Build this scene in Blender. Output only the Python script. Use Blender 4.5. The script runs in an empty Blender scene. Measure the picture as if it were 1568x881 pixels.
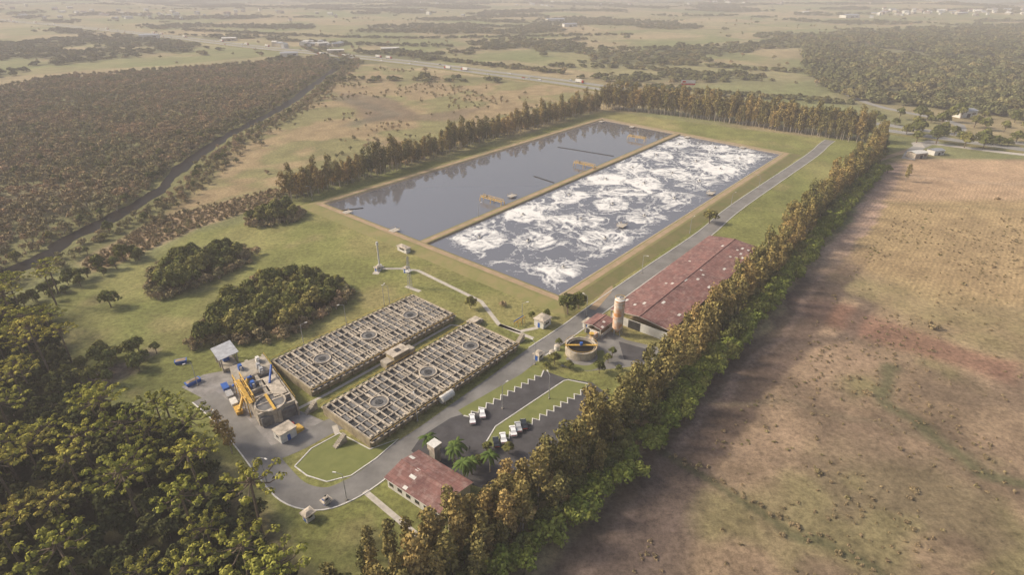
import bpy, math, random, time
import numpy as np
from mathutils import Vector
T0=time.time()
random.seed(7); R=np.random.default_rng(11)
scene=bpy.context.scene
def link(o): scene.collection.objects.link(o); return o

# ---------------------------------------------------------------- noise
def hsh(ix,iy,s):
    h=(ix.astype(np.int64)*374761393+iy.astype(np.int64)*668265263+s*974634777)&0xffffffff
    h=((h^(h>>13))*1274126177)&0xffffffff
    return ((h^(h>>16))&0xffff)/65535.0
def vn(x,y,s=0):
    ix=np.floor(x);iy=np.floor(y);fx=x-ix;fy=y-iy
    fx=fx*fx*(3-2*fx);fy=fy*fy*(3-2*fy)
    a=hsh(ix,iy,s);b=hsh(ix+1,iy,s);c=hsh(ix,iy+1,s);d=hsh(ix+1,iy+1,s)
    return (a*(1-fx)+b*fx)*(1-fy)+(c*(1-fx)+d*fx)*fy
def fbm(x,y,s=0,o=4):
    r=0;a=1;t=0
    for i in range(o):
        r=r+a*vn(x*2**i+i*17.3,y*2**i-i*9.1,s+i);t+=a;a*=.5
    return r/t
def sstep(a,b,x):
    t=np.clip((x-a)/(b-a),0,1);return t*t*(3-2*t)
def segd(x,y,pl,closed=False):
    d=np.full(x.shape,1e9);n=len(pl)
    for i in range(n if closed else n-1):
        ax,ay=pl[i];bx,by=pl[(i+1)%n];dx=bx-ax;dy=by-ay
        t=np.clip(((x-ax)*dx+(y-ay)*dy)/(dx*dx+dy*dy+1e-9),0,1)
        d=np.minimum(d,np.hypot(x-ax-t*dx,y-ay-t*dy))
    return d
def inside(x,y,pl):
    r=np.zeros(x.shape,bool);n=len(pl)
    for i in range(n):
        ax,ay=pl[i];bx,by=pl[(i+1)%n]
        if ay==by: continue
        c=((ay>y)!=(by>y))&(x<(bx-ax)*(y-ay)/(by-ay)+ax)
        r^=c
    return r
def sdist(x,y,pl):
    d=segd(x,y,pl,True);return np.where(inside(x,y,pl),-d,d)
def hz(x,y):
    r=np.hypot(x,y-200)
    return sstep(1900,5200,r)*(fbm(x/900,y/900,5,4)-.35)*150+sstep(5000,9000,r)*60

# ---------------------------------------------------------------- survey (metres)
RIVER=[(-275,215),(-236,240),(-230,269),(-232,280),(-229,304),(-226,340),(-228,368),(-235,396),(-243,447),(-248,519),(-246,587),(-246,663),(-258,799),(-270,937),(-287,1041),(-339,1148),(-420,1300)]
HWY=[(-2400,2700),(-1698,2137),(-1332,1915),(-856,1564),(-650,1392),(-507,1278),(-388,1193),(-242,1088),(-130,999),(-33,909),(57,830),(119,768),(228,670),(328,560),(420,470),(560,350)]
SWAMP=[(-300,215),(-262,235),(-241,283),(-238,345),(-242,390),(-254,447),(-259,520),(-258,663),(-270,799),(-284,937),(-294,1000),(-327,1107),(-487,959),(-628,869),(-645,773),(-900,700),(-900,215)]
FOREST=[(-300,235),(-206,213),(-183,201),(-150,168),(-138,148),(-121,140),(-104,140),(-90,128),(-76,112),(-60,101),(-47,84),(-30,50),(-300,50)]
LAWN=[(-200,205),(-187,236),(-175,257),(-172,290),(-148,309),(-141,342),(-125,354),(95,625),(269,505),(330,500),(262,396),(154,280),(97,212),(46,156),(10,112),(-12,88),(-40,60),(-47,88),(-76,122),(-100,140),(-150,160)]
FIELDL=[(-206,257),(-202,314),(-154,368),(-142,345),(-173,300),(-188,254),(-197,243)]
FIELDM=[(-225,389),(-236,500),(-235,644),(-246,923),(-234,999),(60,800),(93,748),(97,663),(-142,368),(-157,374),(-202,314)]
DSOIL=[(-215,748),(-139,703),(-95,609),(-31,644),(-53,578),(-141,578)]
RFIELD=[(300,440),(206,309),(140,236),(104,187),(70,156),(46,126),(30,107),(16,88),(-5,40),(500,40),(900,440),(420,436)]
CORN=[(224,354),(354,392),(520,440),(400,213),(212,213),(178,213),(163,257)]
ORANGE=[(290,440),(420,434),(340,350),(222,342)]
REDVEG=[(122,224),(140,213),(180,171),(169,160),(137,186),(113,210)]
DIRT=[(283,425),(200,312),(134,238),(98,190),(66,158),(42,129),(26,108),(8,84),(-8,60)]
BELT=[(300,475),(254,412),(172,312),(118,240),(84,198),(54,161),(37,139),(21,121),(4,104),(-12,90),(-28,76),(-45,60)]
DITCH=[(43,128),(50,122),(62,109),(79,92),(100,70)]
PW=[(-111,336),(20,221),(208,451),(88,577)]
CL1=[(-146,306),(-136,303),(-122,312),(-124,322),(-138,326)]
CL2=[(-150,220),(-132,243),(-129,261),(-136,268),(-156,262),(-163,240)]
CL3=[(-117,181),(-108,186),(-86,191),(-72,218),(-74,227),(-92,236),(-111,236),(-117,217)]
FARR=[(376,670),(413,857),(640,1400),(1700,2000),(1500,700),(640,640),(560,600),(495,585),(440,650)]
ROAD=[(270,500),(257,484),(229,447),(136,336),(103,292),(66,248),(37,213),(22,194),(9,179),(-5,161),(-17,146),(-25,136),(-33,127),(-38,119),(-44,113),(-50,110.5),(-58,113),(-67,121.5),(-76,131),(-88,143),(-100,153)]
ga=math.radians(50.5)
# ---------------------------------------------------------------- materials
def mat(name,col,rough=.8,metal=0,var=.25,scale=1.0,col2=None,bump=0,spec=.3,island=0):
    m=bpy.data.materials.new(name);m.use_nodes=True;n=m.node_tree.nodes;l=m.node_tree.links
    b=n['Principled BSDF'];b.inputs['Roughness'].default_value=rough;b.inputs['Metallic'].default_value=metal
    b.inputs['Specular IOR Level'].default_value=spec
    g=n.new('ShaderNodeNewGeometry');no=n.new('ShaderNodeTexNoise');no.inputs['Scale'].default_value=scale;no.inputs['Detail'].default_value=5;no.inputs['Roughness'].default_value=.65
    l.new(g.outputs['Position'],no.inputs['Vector'])
    r=n.new('ShaderNodeValToRGB');c2=col2 or tuple(c*(1-var) for c in col);c1=tuple(min(1,c*(1+var*.6)) for c in col)
    r.color_ramp.elements[0].position=.35;r.color_ramp.elements[1].position=.65
    r.color_ramp.elements[0].color=(*c2,1);r.color_ramp.elements[1].color=(*(col if col2 else c1),1)
    l.new(no.outputs['Fac'],r.inputs['Fac']);l.new(r.outputs['Color'],b.inputs['Base Color'])
    if bump:
        bp=n.new('ShaderNodeBump');bp.inputs['Strength'].default_value=bump;bp.inputs['Distance'].default_value=.3
        l.new(no.outputs['Fac'],bp.inputs['Height']);l.new(bp.outputs['Normal'],b.inputs['Normal'])
    return m
def folmat(name,c1,c2,c3):
    m=bpy.data.materials.new(name);m.use_nodes=True;n=m.node_tree.nodes;l=m.node_tree.links
    n.remove(n['Principled BSDF']);b=n.new('ShaderNodeBsdfDiffuse')
    oi=n.new('ShaderNodeObjectInfo');r=n.new('ShaderNodeValToRGB');e=r.color_ramp.elements
    e[0].color=(*c1,1);e[1].color=(*c3,1);x=e.new(.55);x.color=(*c2,1)
    no=n.new('ShaderNodeTexNoise');no.inputs['Scale'].default_value=.018;no.inputs['Detail'].default_value=3
    l.new(oi.outputs['Location'],no.inputs['Vector'])
    ad=n.new('ShaderNodeMath');ad.operation='MULTIPLY_ADD';ad.inputs[1].default_value=.6;l.new(oi.outputs['Random'],ad.inputs[0])
    s=n.new('ShaderNodeMath');s.operation='MULTIPLY_ADD';s.inputs[1].default_value=1.7;s.inputs[2].default_value=-.62
    l.new(no.outputs['Fac'],s.inputs[0]);l.new(s.outputs[0],ad.inputs[2]);l.new(ad.outputs[0],r.inputs['Fac'])
    at=n.new('ShaderNodeAttribute');at.attribute_name='shade'
    mx=n.new('ShaderNodeVectorMath');mx.operation='SCALE';l.new(r.outputs['Color'],mx.inputs[0]);l.new(at.outputs['Fac'],mx.inputs['Scale'])
    l.new(mx.outputs[0],b.inputs['Color']);l.new(b.outputs[0],n['Material Output'].inputs['Surface'])
    return m
M={}
M['conc']=mat('concrete',(.35,.31,.25),.9,var=.3,scale=.5)
M['cream']=mat('weathered_beam_concrete',(.46,.40,.32),.9,var=.4,scale=.5)
M['stain']=mat('stained_wall',(.38,.32,.20),.9,var=.35,scale=.5,col2=(.20,.16,.11))
M['dark']=mat('dark_cover',(.045,.045,.045),.6,var=.5,scale=.8)
M['grey']=mat('grey_cover',(.16,.155,.15),.7,var=.4,scale=.6)
M['white']=mat('white_paint',(.62,.60,.55),.7,var=.15,scale=.8)
M['carwhite']=mat('car_paint_white',(.75,.75,.75),.25,var=.02,spec=.6)
M['carblack']=mat('car_paint_dark',(.02,.025,.03),.25,var=.1,spec=.6)
M['carred']=mat('car_paint_red',(.35,.03,.02),.25,var=.1,spec=.6)
M['carsil']=mat('car_paint_silver',(.4,.41,.42),.3,var=.05,spec=.6)
M['glass']=mat('window_glass',(.02,.025,.03),.1,var=.1,spec=.8)
M['tyre']=mat('tyre_rubber',(.02,.02,.02),.9)
M['yellow']=mat('yellow_paint',(.58,.36,.07),.6,var=.3,scale=1.5)
M['blue']=mat('blue_paint',(.03,.11,.40),.5,var=.2)
M['red']=mat('red_paint',(.45,.04,.03),.6,var=.2)
M['orange']=mat('orange_rust_paint',(.68,.66,.60),.7,scale=.35,col2=(.58,.27,.10))
M['asph']=mat('asphalt',(.19,.182,.17),.9,var=.25,scale=.12,bump=.1)
M['asphd']=mat('dark_asphalt',(.070,.067,.070),.9,var=.3,scale=.2,bump=.1)
M['hwy']=mat('highway_asphalt',(.27,.26,.24),.9,var=.15,scale=.05)
M['yard']=mat('yard_pavement',(.25,.235,.22),.9,var=.35,scale=.25)
M['kerb']=mat('kerb_paint',(.58,.56,.52),.9,var=.2,scale=1)
M['path']=mat('concrete_path',(.46,.42,.36),.9,var=.2,scale=.6)
M['lining']=mat('earth_lining',(.30,.24,.17),.9,scale=.5,col2=(.21,.165,.11))
M['dirt']=mat('dirt_track',(.38,.265,.175),.95,scale=.25,col2=(.27,.21,.115))
M['grass']=mat('grass_bank',(.170,.172,.058),.95,scale=.15,col2=(.23,.19,.085),bump=.3)
M['lawng']=mat('lawn_grass',(.175,.185,.060),.95,scale=.3,col2=(.14,.155,.048),bump=.3)
M['bark']=mat('bark',(.17,.13,.09),.9,scale=2)
M['pbark']=mat('pale_bark',(.38,.32,.25),.9,scale=2)
M['steel']=mat('galvanised_steel',(.38,.38,.38),.5,metal=.2,scale=2)
M['metalroof']=mat('grey_metal_roof',(.33,.34,.36),.5,metal=.2,scale=.8)
def roofmat(name):
    m=mat(name,(.30,.15,.125),.8,scale=.16,col2=(.17,.085,.075));n=m.node_tree.nodes;l=m.node_tree.links
    b=n['Principled BSDF'];src=b.inputs['Base Color'].links[0].from_socket
    g=n.new('ShaderNodeTexCoord');br=n.new('ShaderNodeTexBrick');br.inputs['Color1'].default_value=(1,1,1,1);br.inputs['Color2'].default_value=(.62,.60,.62,1)
    br.inputs['Mortar'].default_value=(.45,.4,.4,1);br.inputs['Scale'].default_value=1;br.inputs['Brick Width'].default_value=2.2;br.inputs['Row Height'].default_value=1.1;br.inputs['Mortar Size'].default_value=.05;br.offset=.0
    l.new(g.outputs['Object'],br.inputs['Vector'])
    mx=n.new('ShaderNodeMix');mx.data_type='RGBA';mx.blend_type='MULTIPLY';mx.inputs[0].default_value=.8
    l.new(src,mx.inputs[6]);l.new(br.outputs['Color'],mx.inputs[7])
    n2=n.new('ShaderNodeTexNoise');n2.inputs['Scale'].default_value=.6;n2.inputs['Detail'].default_value=7;n2.inputs['Roughness'].default_value=.7;l.new(g.outputs['Object'],n2.inputs['Vector'])
    rr=n.new('ShaderNodeValToRGB');rr.color_ramp.elements[0].position=.48;rr.color_ramp.elements[1].position=.78;rr.color_ramp.elements[0].color=(0,0,0,1);l.new(n2.outputs['Fac'],rr.inputs[0])
    m2=n.new('ShaderNodeMix');m2.data_type='RGBA';l.new(rr.outputs[0],m2.inputs[0]);l.new(mx.outputs[2],m2.inputs[6]);m2.inputs[7].default_value=(.34,.25,.22,1)
    l.new(m2.outputs[2],b.inputs['Base Color']);return m
M['redroof']=roofmat('rusty_sheet_roof')
M['leafN']=folmat('native_foliage',(.09,.105,.036),(.15,.155,.048),(.23,.20,.065))
M['leafU']=folmat('understorey_foliage',(.042,.050,.024),(.070,.078,.030),(.11,.105,.042))
M['leafE']=folmat('eucalyptus_foliage',(.13,.135,.05),(.24,.195,.07),(.38,.26,.10))
M['leafA']=folmat('araucaria_foliage',(.19,.20,.045),(.28,.265,.055),(.38,.32,.08))
M['leafS']=folmat('swamp_foliage',(.18,.18,.08),(.29,.235,.125),(.40,.275,.165))
M['leafG']=folmat('bright_foliage',(.16,.20,.038),(.23,.26,.055),(.29,.28,.075))
M['leafF']=folmat('far_foliage',(.10,.11,.05),(.15,.15,.065),(.22,.18,.08))
M['leafD']=folmat('dry_foliage',(.24,.20,.105),(.32,.24,.14),(.25,.235,.095))
M['leafP']=folmat('palm_foliage',(.07,.105,.028),(.09,.13,.035),(.12,.15,.04))

# ---------------------------------------------------------------- mesh helpers
def mesh_np(name,V,F,mats,mi=None,shade=None,smooth=False):
    me=bpy.data.meshes.new(name)
    V=np.asarray(V,np.float32)
    if isinstance(F,np.ndarray):
        nf,k=F.shape
        me.vertices.add(len(V));me.vertices.foreach_set('co',V.ravel())
        me.loops.add(nf*k);me.loops.foreach_set('vertex_index',F.ravel().astype(np.int32))
        me.polygons.add(nf);me.polygons.foreach_set('loop_start',np.arange(0,nf*k,k,dtype=np.int32))
        me.update(calc_edges=True)
    else:
        me.from_pydata([tuple(map(float,v)) for v in V],[],F)
    for m in mats: me.materials.append(m)
    if mi is not None: me.polygons.foreach_set('material_index',np.asarray(mi,np.int32))
    if shade is not None:
        a=me.attributes.new('shade','FLOAT','FACE');a.data.foreach_set('value',np.asarray(shade,np.float32))
    if smooth: me.polygons.foreach_set('use_smooth',np.ones(len(me.polygons),bool))
    me.update();return me
class Obj:
    def __init__(s,name,x=0,y=0,ang=0,z=0): s.name=name;s.loc=(x,y,z);s.ang=ang;s.p={}
    def _p(s,part,m):
        return s.p.setdefault(part,[[],[],[],[]])
    def add(s,part,m,V,F):
        p=s._p(part,m);o=len(p[0]);p[0]+=[tuple(v) for v in V];p[1]+=[[i+o for i in f] for f in F]
        if m not in p[3]: p[3].append(m)
        p[2]+=[p[3].index(m)]*len(F)
    def box(s,part,m,x,y,z0,z1,lx,ly,a=0,tx=1,ty=1):
        c,q=math.cos(a),math.sin(a);V=[]
        for z,fx,fy in ((z0,1,1),(z1,tx,ty)):
            for sx,sy in ((-1,-1),(1,-1),(1,1),(-1,1)):
                dx=sx*lx/2*fx;dy=sy*ly/2*fy;V.append((x+dx*c-dy*q,y+dx*q+dy*c,z))
        s.add(part,m,V,[(3,2,1,0),(4,5,6,7),(0,1,5,4),(1,2,6,5),(2,3,7,6),(3,0,4,7)])
    def cyl(s,part,m,x,y,z0,z1,r0,r1=None,n=20,cap=True):
        r1=r0 if r1 is None else r1
        V=[(x+r*math.cos(2*math.pi*i/n),y+r*math.sin(2*math.pi*i/n),z) for z,r in ((z0,r0),(z1,r1)) for i in range(n)]
        F=[(i,(i+1)%n,n+(i+1)%n,n+i) for i in range(n)]
        if cap:F+=[tuple(range(n,2*n)),tuple(range(n-1,-1,-1))]
        s.add(part,m,V,F)
    def ring(s,part,m,x,y,z0,z1,ro,ri,n=28):
        V=[];F=[]
        for z,r in ((z0,ro),(z1,ro),(z1,ri),(z0,ri)):
            V+=[(x+r*math.cos(2*math.pi*i/n),y+r*math.sin(2*math.pi*i/n),z) for i in range(n)]
        for k in range(3):F+=[(k*n+i,k*n+(i+1)%n,(k+1)*n+(i+1)%n,(k+1)*n+i) for i in range(n)]
        s.add(part,m,V,F)
    def tube(s,part,m,p0,p1,r0,r1=None,n=6):
        r1=r0 if r1 is None else r1
        p0=Vector(p0);p1=Vector(p1);d=(p1-p0).normalized();u=d.orthogonal().normalized();w=d.cross(u)
        V=[];
        for p,r in ((p0,r0),(p1,r1)):
            V+=[tuple(p+u*r*math.cos(2*math.pi*i/n)+w*r*math.sin(2*math.pi*i/n)) for i in range(n)]
        s.add(part,m,V,[(i,(i+1)%n,n+(i+1)%n,n+i) for i in range(n)]+[tuple(range(n,2*n)),tuple(range(n-1,-1,-1))])
    def mesh(s):
        V=[];F=[];mi=[];ms=[]
        for p in s.p.values():
            o=len(V);V+=p[0];F+=[[i+o for i in f] for f in p[1]]
            for k in p[2]:
                m=p[3][k]
                if m not in ms: ms.append(m)
                mi.append(ms.index(m))
        return mesh_np(s.name,V,F,[M[m] for m in ms],mi)
    def finish(s):
        e=bpy.data.objects.new(s.name,None);e.location=s.loc;e.rotation_euler=(0,0,s.ang);e.empty_display_size=1;link(e)
        for k,p in s.p.items():
            o=bpy.data.objects.new(k,mesh_np(k,p[0],p[1],[M[m] for m in p[3]],p[2]));o.parent=e;link(o)
        return e
def place(name,me,x,y,ang=0,z=0,sc=1):
    o=bpy.data.objects.new(name,me);o.location=(x,y,z);o.rotation_euler=(0,0,ang);o.scale=(sc,sc,sc);return link(o)
def smooth_pl(pl,k=5):
    P=[np.array(p,float) for p in pl];P=[2*P[0]-P[1]]+P+[2*P[-1]-P[-2]];out=[]
    for i in range(1,len(P)-2):
        for j in range(k):
            t=j/k;a,b,c,d=P[i-1:i+3]
            out.append(.5*((2*b)+(-a+c)*t+(2*a-5*b+4*c-d)*t*t+(-a+3*b-3*c+d)*t**3))
    out.append(P[-2]);return np.array(out)
def normals(P):
    t=np.gradient(P,axis=0);t/=np.linalg.norm(t,axis=1)[:,None]+1e-9
    return np.stack([-t[:,1],t[:,0]],1)
def ribbon(name,pl,w,z,m,off=0,sm=True,h=0,zf=None,wob=0):
    P=smooth_pl(pl,12 if wob else 5) if sm else np.array(pl,float);N=normals(P);n=len(P)
    zz=(zf(P[:,0],P[:,1]) if zf else 0)+z
    zz=np.broadcast_to(zz,(n,))
    wa=(fbm(P[:,0]/12,P[:,1]/12,3,3)-.5)[:,None]*wob;wb=(fbm(P[:,0]/12,P[:,1]/12,8,3)-.5)[:,None]*wob
    A=P+N*(off+w/2+wa);B=P+N*(off-w/2+wb)
    V=[(*A[i],zz[i]) for i in range(n)]+[(*B[i],zz[i]) for i in range(n)]
    F=[(i,n+i,n+i+1,i+1) for i in range(n-1)]
    if h:
        V+=[(*A[i],zz[i]-h) for i in range(n)]+[(*B[i],zz[i]-h) for i in range(n)]
        F+=[(i,i+1,2*n+i+1,2*n+i) for i in range(n-1)]+[(n+i,3*n+i,3*n+i+1,n+i+1) for i in range(n-1)]
    return place(name,mesh_np(name,V,F,[m]),0,0)
def poly(name,pl,z,m):
    return place(name,mesh_np(name,[(x,y,z) for x,y in pl],[list(range(len(pl)))],[m]),0,0)
def kerb(name,pl,closed=False,sm=False,w=.35,z=.16,off=0):
    pl=list(pl)+([pl[0]] if closed else [])
    return ribbon(name,pl,w,z,M['kerb'],off=off,sm=sm,h=.2)

# ---------------------------------------------------------------- ground sheet
NX,NY=820,760
u=np.linspace(-1,1,NX);gx=110*np.sinh(5.6*u)
v=np.linspace(0,1,NY-12);k=6.0;gy=40+20000*(np.exp(k*v)-1)/(math.exp(k)-1)
gy=np.concatenate([np.linspace(-3000,0,12),gy])
X,Y=np.meshgrid(gx,gy);x=X.ravel();y=Y.ravel()
z=hz(x,y)
def C(*c): return np.array(c)
wx=x+(fbm(x/14,y/14,31,3)-.5)*7;wy=y+(fbm(x/14,y/14,37,3)-.5)*7
def mixc(col,c,f): return col*(1-f[:,None])+c*f[:,None]
n1=fbm(x/170,y/170,1,5);n2=fbm(x/35,y/35,2,4);n3=fbm(x/8,y/8,3,3);n4=fbm(x/22,y/22,78,4)
col=np.tile(C(.28,.225,.125),(len(x),1))
col=mixc(col,C(.18,.185,.08),sstep(.42,.62,n1))
cell=hsh(np.floor((x*.8+y*.6+fbm(x/200,y/200,9,2)*120)/230),np.floor((y*.8-x*.6+fbm(x/200,y/200,19,2)*120)/150),3)
col=mixc(col,C(.34,.27,.16),(cell>.62)*.5*sstep(700,1000,y))
col=mixc(col,C(.17,.195,.075),(cell<.25)*.45*sstep(700,1000,y))
def zone(pl,c,f=1.0,soft=3,warp=True):
    global col
    xs=[p[0] for p in pl];ys=[p[1] for p in pl]
    k=(x>min(xs)-30)&(x<max(xs)+30)&(y>min(ys)-30)&(y<max(ys)+30)
    X_,Y_=(wx[k],wy[k]) if warp else (x[k],y[k])
    d=sdist(X_,Y_,pl);w=np.zeros(len(x));w[k]=sstep(soft,-soft,d)*f
    col=mixc(col,np.array(c),w);return w
def strip(pl,c,wd,soft=2,f=1.0):
    global col
    k=(y<2600)&(y>-200)&(np.abs(x)<2600);w=np.zeros(len(x));w[k]=sstep(wd+soft,wd-soft,segd(wx[k],wy[k],pl))*f
    col=mixc(col,np.array(c),w);return w
zone(FARR,(.11,.115,.055),.8,30)
zone([(640,880),(800,880),(640,690),(570,700)],(.16,.24,.07),1,8)
wM=zone(FIELDM,(.30,.225,.125),1,6)
col=mixc(col,C(.18,.175,.075),wM*sstep(.46,.60,n2)*.85)
zone(DSOIL,(.18,.135,.09),.85,7)
strip([(-150,560),(-120,610),(-160,660),(-200,700)],(.15,.13,.09),9,6,.7)
wS=zone(SWAMP,(.20,.165,.10),1,5)
col=mixc(col,C(.15,.15,.07),wS*sstep(.45,.6,n1))
strip(RIVER,(.16,.155,.065),24,8,.9)
zone(FIELDL,(.37,.27,.165),1,4)
wl=zone(LAWN,(.190,.195,.064),1,4)
col=mixc(col,C(.27,.22,.10),wl*sstep(.47,.7,n2)*.45);col=mixc(col,C(.140,.155,.050),wl*sstep(.5,.75,n1)*.5)
col=mixc(col,C(.30,.235,.12),wl*sstep(.62,.74,n4)*.35)
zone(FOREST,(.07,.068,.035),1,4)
wr=zone(RFIELD,(.255,.185,.118),1,3)
col=mixc(col,C(.195,.168,.082),wr*sstep(.46,.60,n2)*.85);col=mixc(col,C(.34,.24,.16),wr*sstep(.5,.66,fbm(x/50,y/50,77,4))*.7)
col=mixc(col,C(.15,.11,.075),wr*sstep(.56,.68,n4)*.6)
wc=zone(CORN,(.36,.26,.135),.9,4)
zone([(163,250),(210,213),(400,205),(380,150),(200,165),(150,205)],(.29,.225,.115),.6,10)
zone(ORANGE,(.42,.29,.18),.9,5)
zone(REDVEG,(.21,.115,.08),.8,4)
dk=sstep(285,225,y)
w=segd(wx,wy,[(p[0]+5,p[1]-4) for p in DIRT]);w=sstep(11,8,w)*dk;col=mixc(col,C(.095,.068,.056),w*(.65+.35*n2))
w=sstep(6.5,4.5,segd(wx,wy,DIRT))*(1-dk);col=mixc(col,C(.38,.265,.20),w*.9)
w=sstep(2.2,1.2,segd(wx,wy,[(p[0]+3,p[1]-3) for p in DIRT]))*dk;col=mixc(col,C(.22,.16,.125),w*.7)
zone([(43,130),(26,104),(5,80),(0,60),(30,60),(44,100),(55,120)],(.14,.105,.085),.8,4)
strip([(134,238),(150,215),(128,190),(98,180)],(.12,.09,.07),3,2,.7)
strip([(60,150),(90,150),(130,128),(160,80)],(.19,.15,.095),1.2,.8,.6)
strip([(262,400),(330,376),(430,400)],(.42,.31,.21),2.5,2,.6);strip([(222,342),(300,330),(420,330)],(.20,.165,.08),2,2,.5)
strip(DITCH,(.09,.09,.045),1.4,1,.8)
strip([(132,170),(118,150),(130,120),(170,100)],(.11,.11,.055),2.5,1.5,.8)
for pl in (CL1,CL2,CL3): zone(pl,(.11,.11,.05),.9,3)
zone([(-150,160),(-141,172),(-128,168),(-135,155)],(.15,.12,.10),.8,2)
strip([(-130,180),(-140,165),(-152,158)],(.26,.20,.16),2.5,1,.6)
hills=sstep(2300,5000,np.hypot(x,y))*sstep(.48,.56,fbm(x/700,y/500,66,4))
col=mixc(col,C(.085,.095,.06),hills*.9)
col*= (.66+.68*n3)[:,None]*(.80+.4*n2)[:,None]
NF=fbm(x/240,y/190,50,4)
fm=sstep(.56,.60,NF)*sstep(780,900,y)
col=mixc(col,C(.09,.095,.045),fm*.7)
idx=np.arange(NX*NY).reshape(NY,NX)
F=np.stack([idx[:-1,:-1].ravel(),idx[:-1,1:].ravel(),idx[1:,1:].ravel(),idx[1:,:-1].ravel()],1)
gm=bpy.data.materials.new('ground_cover');gm.use_nodes=True
n=gm.node_tree.nodes;l=gm.node_tree.links;b=n['Principled BSDF'];b.inputs['Roughness'].default_value=.95;b.inputs['Specular IOR Level'].default_value=.1
at=n.new('ShaderNodeAttribute');at.attribute_name='gcol';gp=n.new('ShaderNodeNewGeometry')
na=n.new('ShaderNodeTexNoise');na.inputs['Scale'].default_value=.5;na.inputs['Detail'].default_value=8;na.inputs['Roughness'].default_value=.85;l.new(gp.outputs['Position'],na.inputs['Vector'])
mr=n.new('ShaderNodeMapRange');mr.inputs[1].default_value=.36;mr.inputs[2].default_value=.64;mr.inputs[3].default_value=.5;mr.inputs[4].default_value=1.5;l.new(na.outputs['Fac'],mr.inputs[0])
wv=n.new('ShaderNodeTexWave');wv.inputs['Scale'].default_value=.17;wv.inputs['Distortion'].default_value=6;wv.inputs['Detail'].default_value=4;wv.inputs['Detail Scale'].default_value=2
mp=n.new('ShaderNodeMapping');mp.inputs['Rotation'].default_value=(0,0,math.radians(40));l.new(gp.outputs['Position'],mp.inputs[0]);l.new(mp.outputs[0],wv.inputs['Vector'])
w2=n.new('ShaderNodeMapRange');w2.inputs[3].default_value=.85;w2.inputs[4].default_value=1.1;l.new(wv.outputs['Fac'],w2.inputs[0])
ac=n.new('ShaderNodeAttribute');ac.attribute_name='corn'
mf=n.new('ShaderNodeMix');mf.inputs[2].default_value=1;l.new(ac.outputs['Fac'],mf.inputs[0]);l.new(w2.outputs[0],mf.inputs[3])
m1=n.new('ShaderNodeMath');m1.operation='MULTIPLY';l.new(mr.outputs[0],m1.inputs[0]);l.new(mf.outputs[0],m1.inputs[1])
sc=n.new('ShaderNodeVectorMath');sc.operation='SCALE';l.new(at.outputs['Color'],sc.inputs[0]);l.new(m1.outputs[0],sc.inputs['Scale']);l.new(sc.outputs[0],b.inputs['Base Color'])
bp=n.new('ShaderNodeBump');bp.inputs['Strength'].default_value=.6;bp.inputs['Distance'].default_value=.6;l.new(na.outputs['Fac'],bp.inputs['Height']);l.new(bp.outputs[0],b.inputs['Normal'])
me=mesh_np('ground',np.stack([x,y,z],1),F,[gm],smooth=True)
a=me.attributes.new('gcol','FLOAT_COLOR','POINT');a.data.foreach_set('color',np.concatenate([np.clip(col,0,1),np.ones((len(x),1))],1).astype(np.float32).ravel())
a=me.attributes.new('corn','FLOAT','POINT');a.data.foreach_set('value',wc.astype(np.float32))
place('ground',me,0,0)

# ---------------------------------------------------------------- water
def watermat(name,col,rough=.04,bs=.02,foam=False,ior=1.33):
    m=bpy.data.materials.new(name);m.use_nodes=True;n=m.node_tree.nodes;l=m.node_tree.links;b=n['Principled BSDF']
    b.inputs['Base Color'].default_value=(*col,1);b.inputs['Roughness'].default_value=rough;b.inputs['IOR'].default_value=ior
    g=n.new('ShaderNodeNewGeometry');no=n.new('ShaderNodeTexNoise');no.inputs['Scale'].default_value=.8;no.inputs['Detail'].default_value=4;l.new(g.outputs['Position'],no.inputs['Vector'])
    bp=n.new('ShaderNodeBump');bp.inputs['Strength'].default_value=bs;bp.inputs['Distance'].default_value=.3;l.new(no.outputs['Fac'],bp.inputs['Height']);l.new(bp.outputs[0],b.inputs['Normal'])
    if foam:
        a=n.new('ShaderNodeAttribute');a.attribute_name='foam'
        n2=n.new('ShaderNodeTexNoise');n2.inputs['Scale'].default_value=1.1;n2.inputs['Detail'].default_value=6;n2.inputs['Roughness'].default_value=.7;l.new(g.outputs['Position'],n2.inputs['Vector'])
        ad=n.new('ShaderNodeMath');ad.operation='MULTIPLY_ADD';ad.inputs[1].default_value=.9;ad.inputs[2].default_value=-.45;l.new(n2.outputs['Fac'],ad.inputs[0])
        s=n.new('ShaderNodeMath');s.operation='ADD';l.new(a.outputs['Fac'],s.inputs[0]);l.new(ad.outputs[0],s.inputs[1])
        mr=n.new('ShaderNodeMapRange');mr.inputs[1].default_value=.28;mr.inputs[2].default_value=.78;l.new(s.outputs[0],mr.inputs[0])
        mx=n.new('ShaderNodeMix');mx.data_type='RGBA';l.new(mr.outputs[0],mx.inputs[0]);mx.inputs[6].default_value=(*col,1);mx.inputs[7].default_value=(.74,.73,.70,1);l.new(mx.outputs[2],b.inputs['Base Color'])
        rm=n.new('ShaderNodeMapRange');rm.inputs[3].default_value=rough;rm.inputs[4].default_value=.9;l.new(mr.outputs[0],rm.inputs[0]);l.new(rm.outputs[0],b.inputs['Roughness'])
    return m
M['wriver']=watermat('river_water',(.020,.018,.015),.3,.1,ior=1.06)
M['wcalm']=watermat('settling_water',(.13,.13,.14),.015,.005,ior=2.3)
M['waer']=watermat('aerated_water',(.14,.145,.165),.18,.15,True,ior=1.6)
ribbon('river',RIVER,10.5,.05,M['wriver'],wob=7)
A1=np.array(PW[0]);A2=np.array(PW[1]);A3=np.array(PW[2]);A4=np.array(PW[3])
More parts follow.
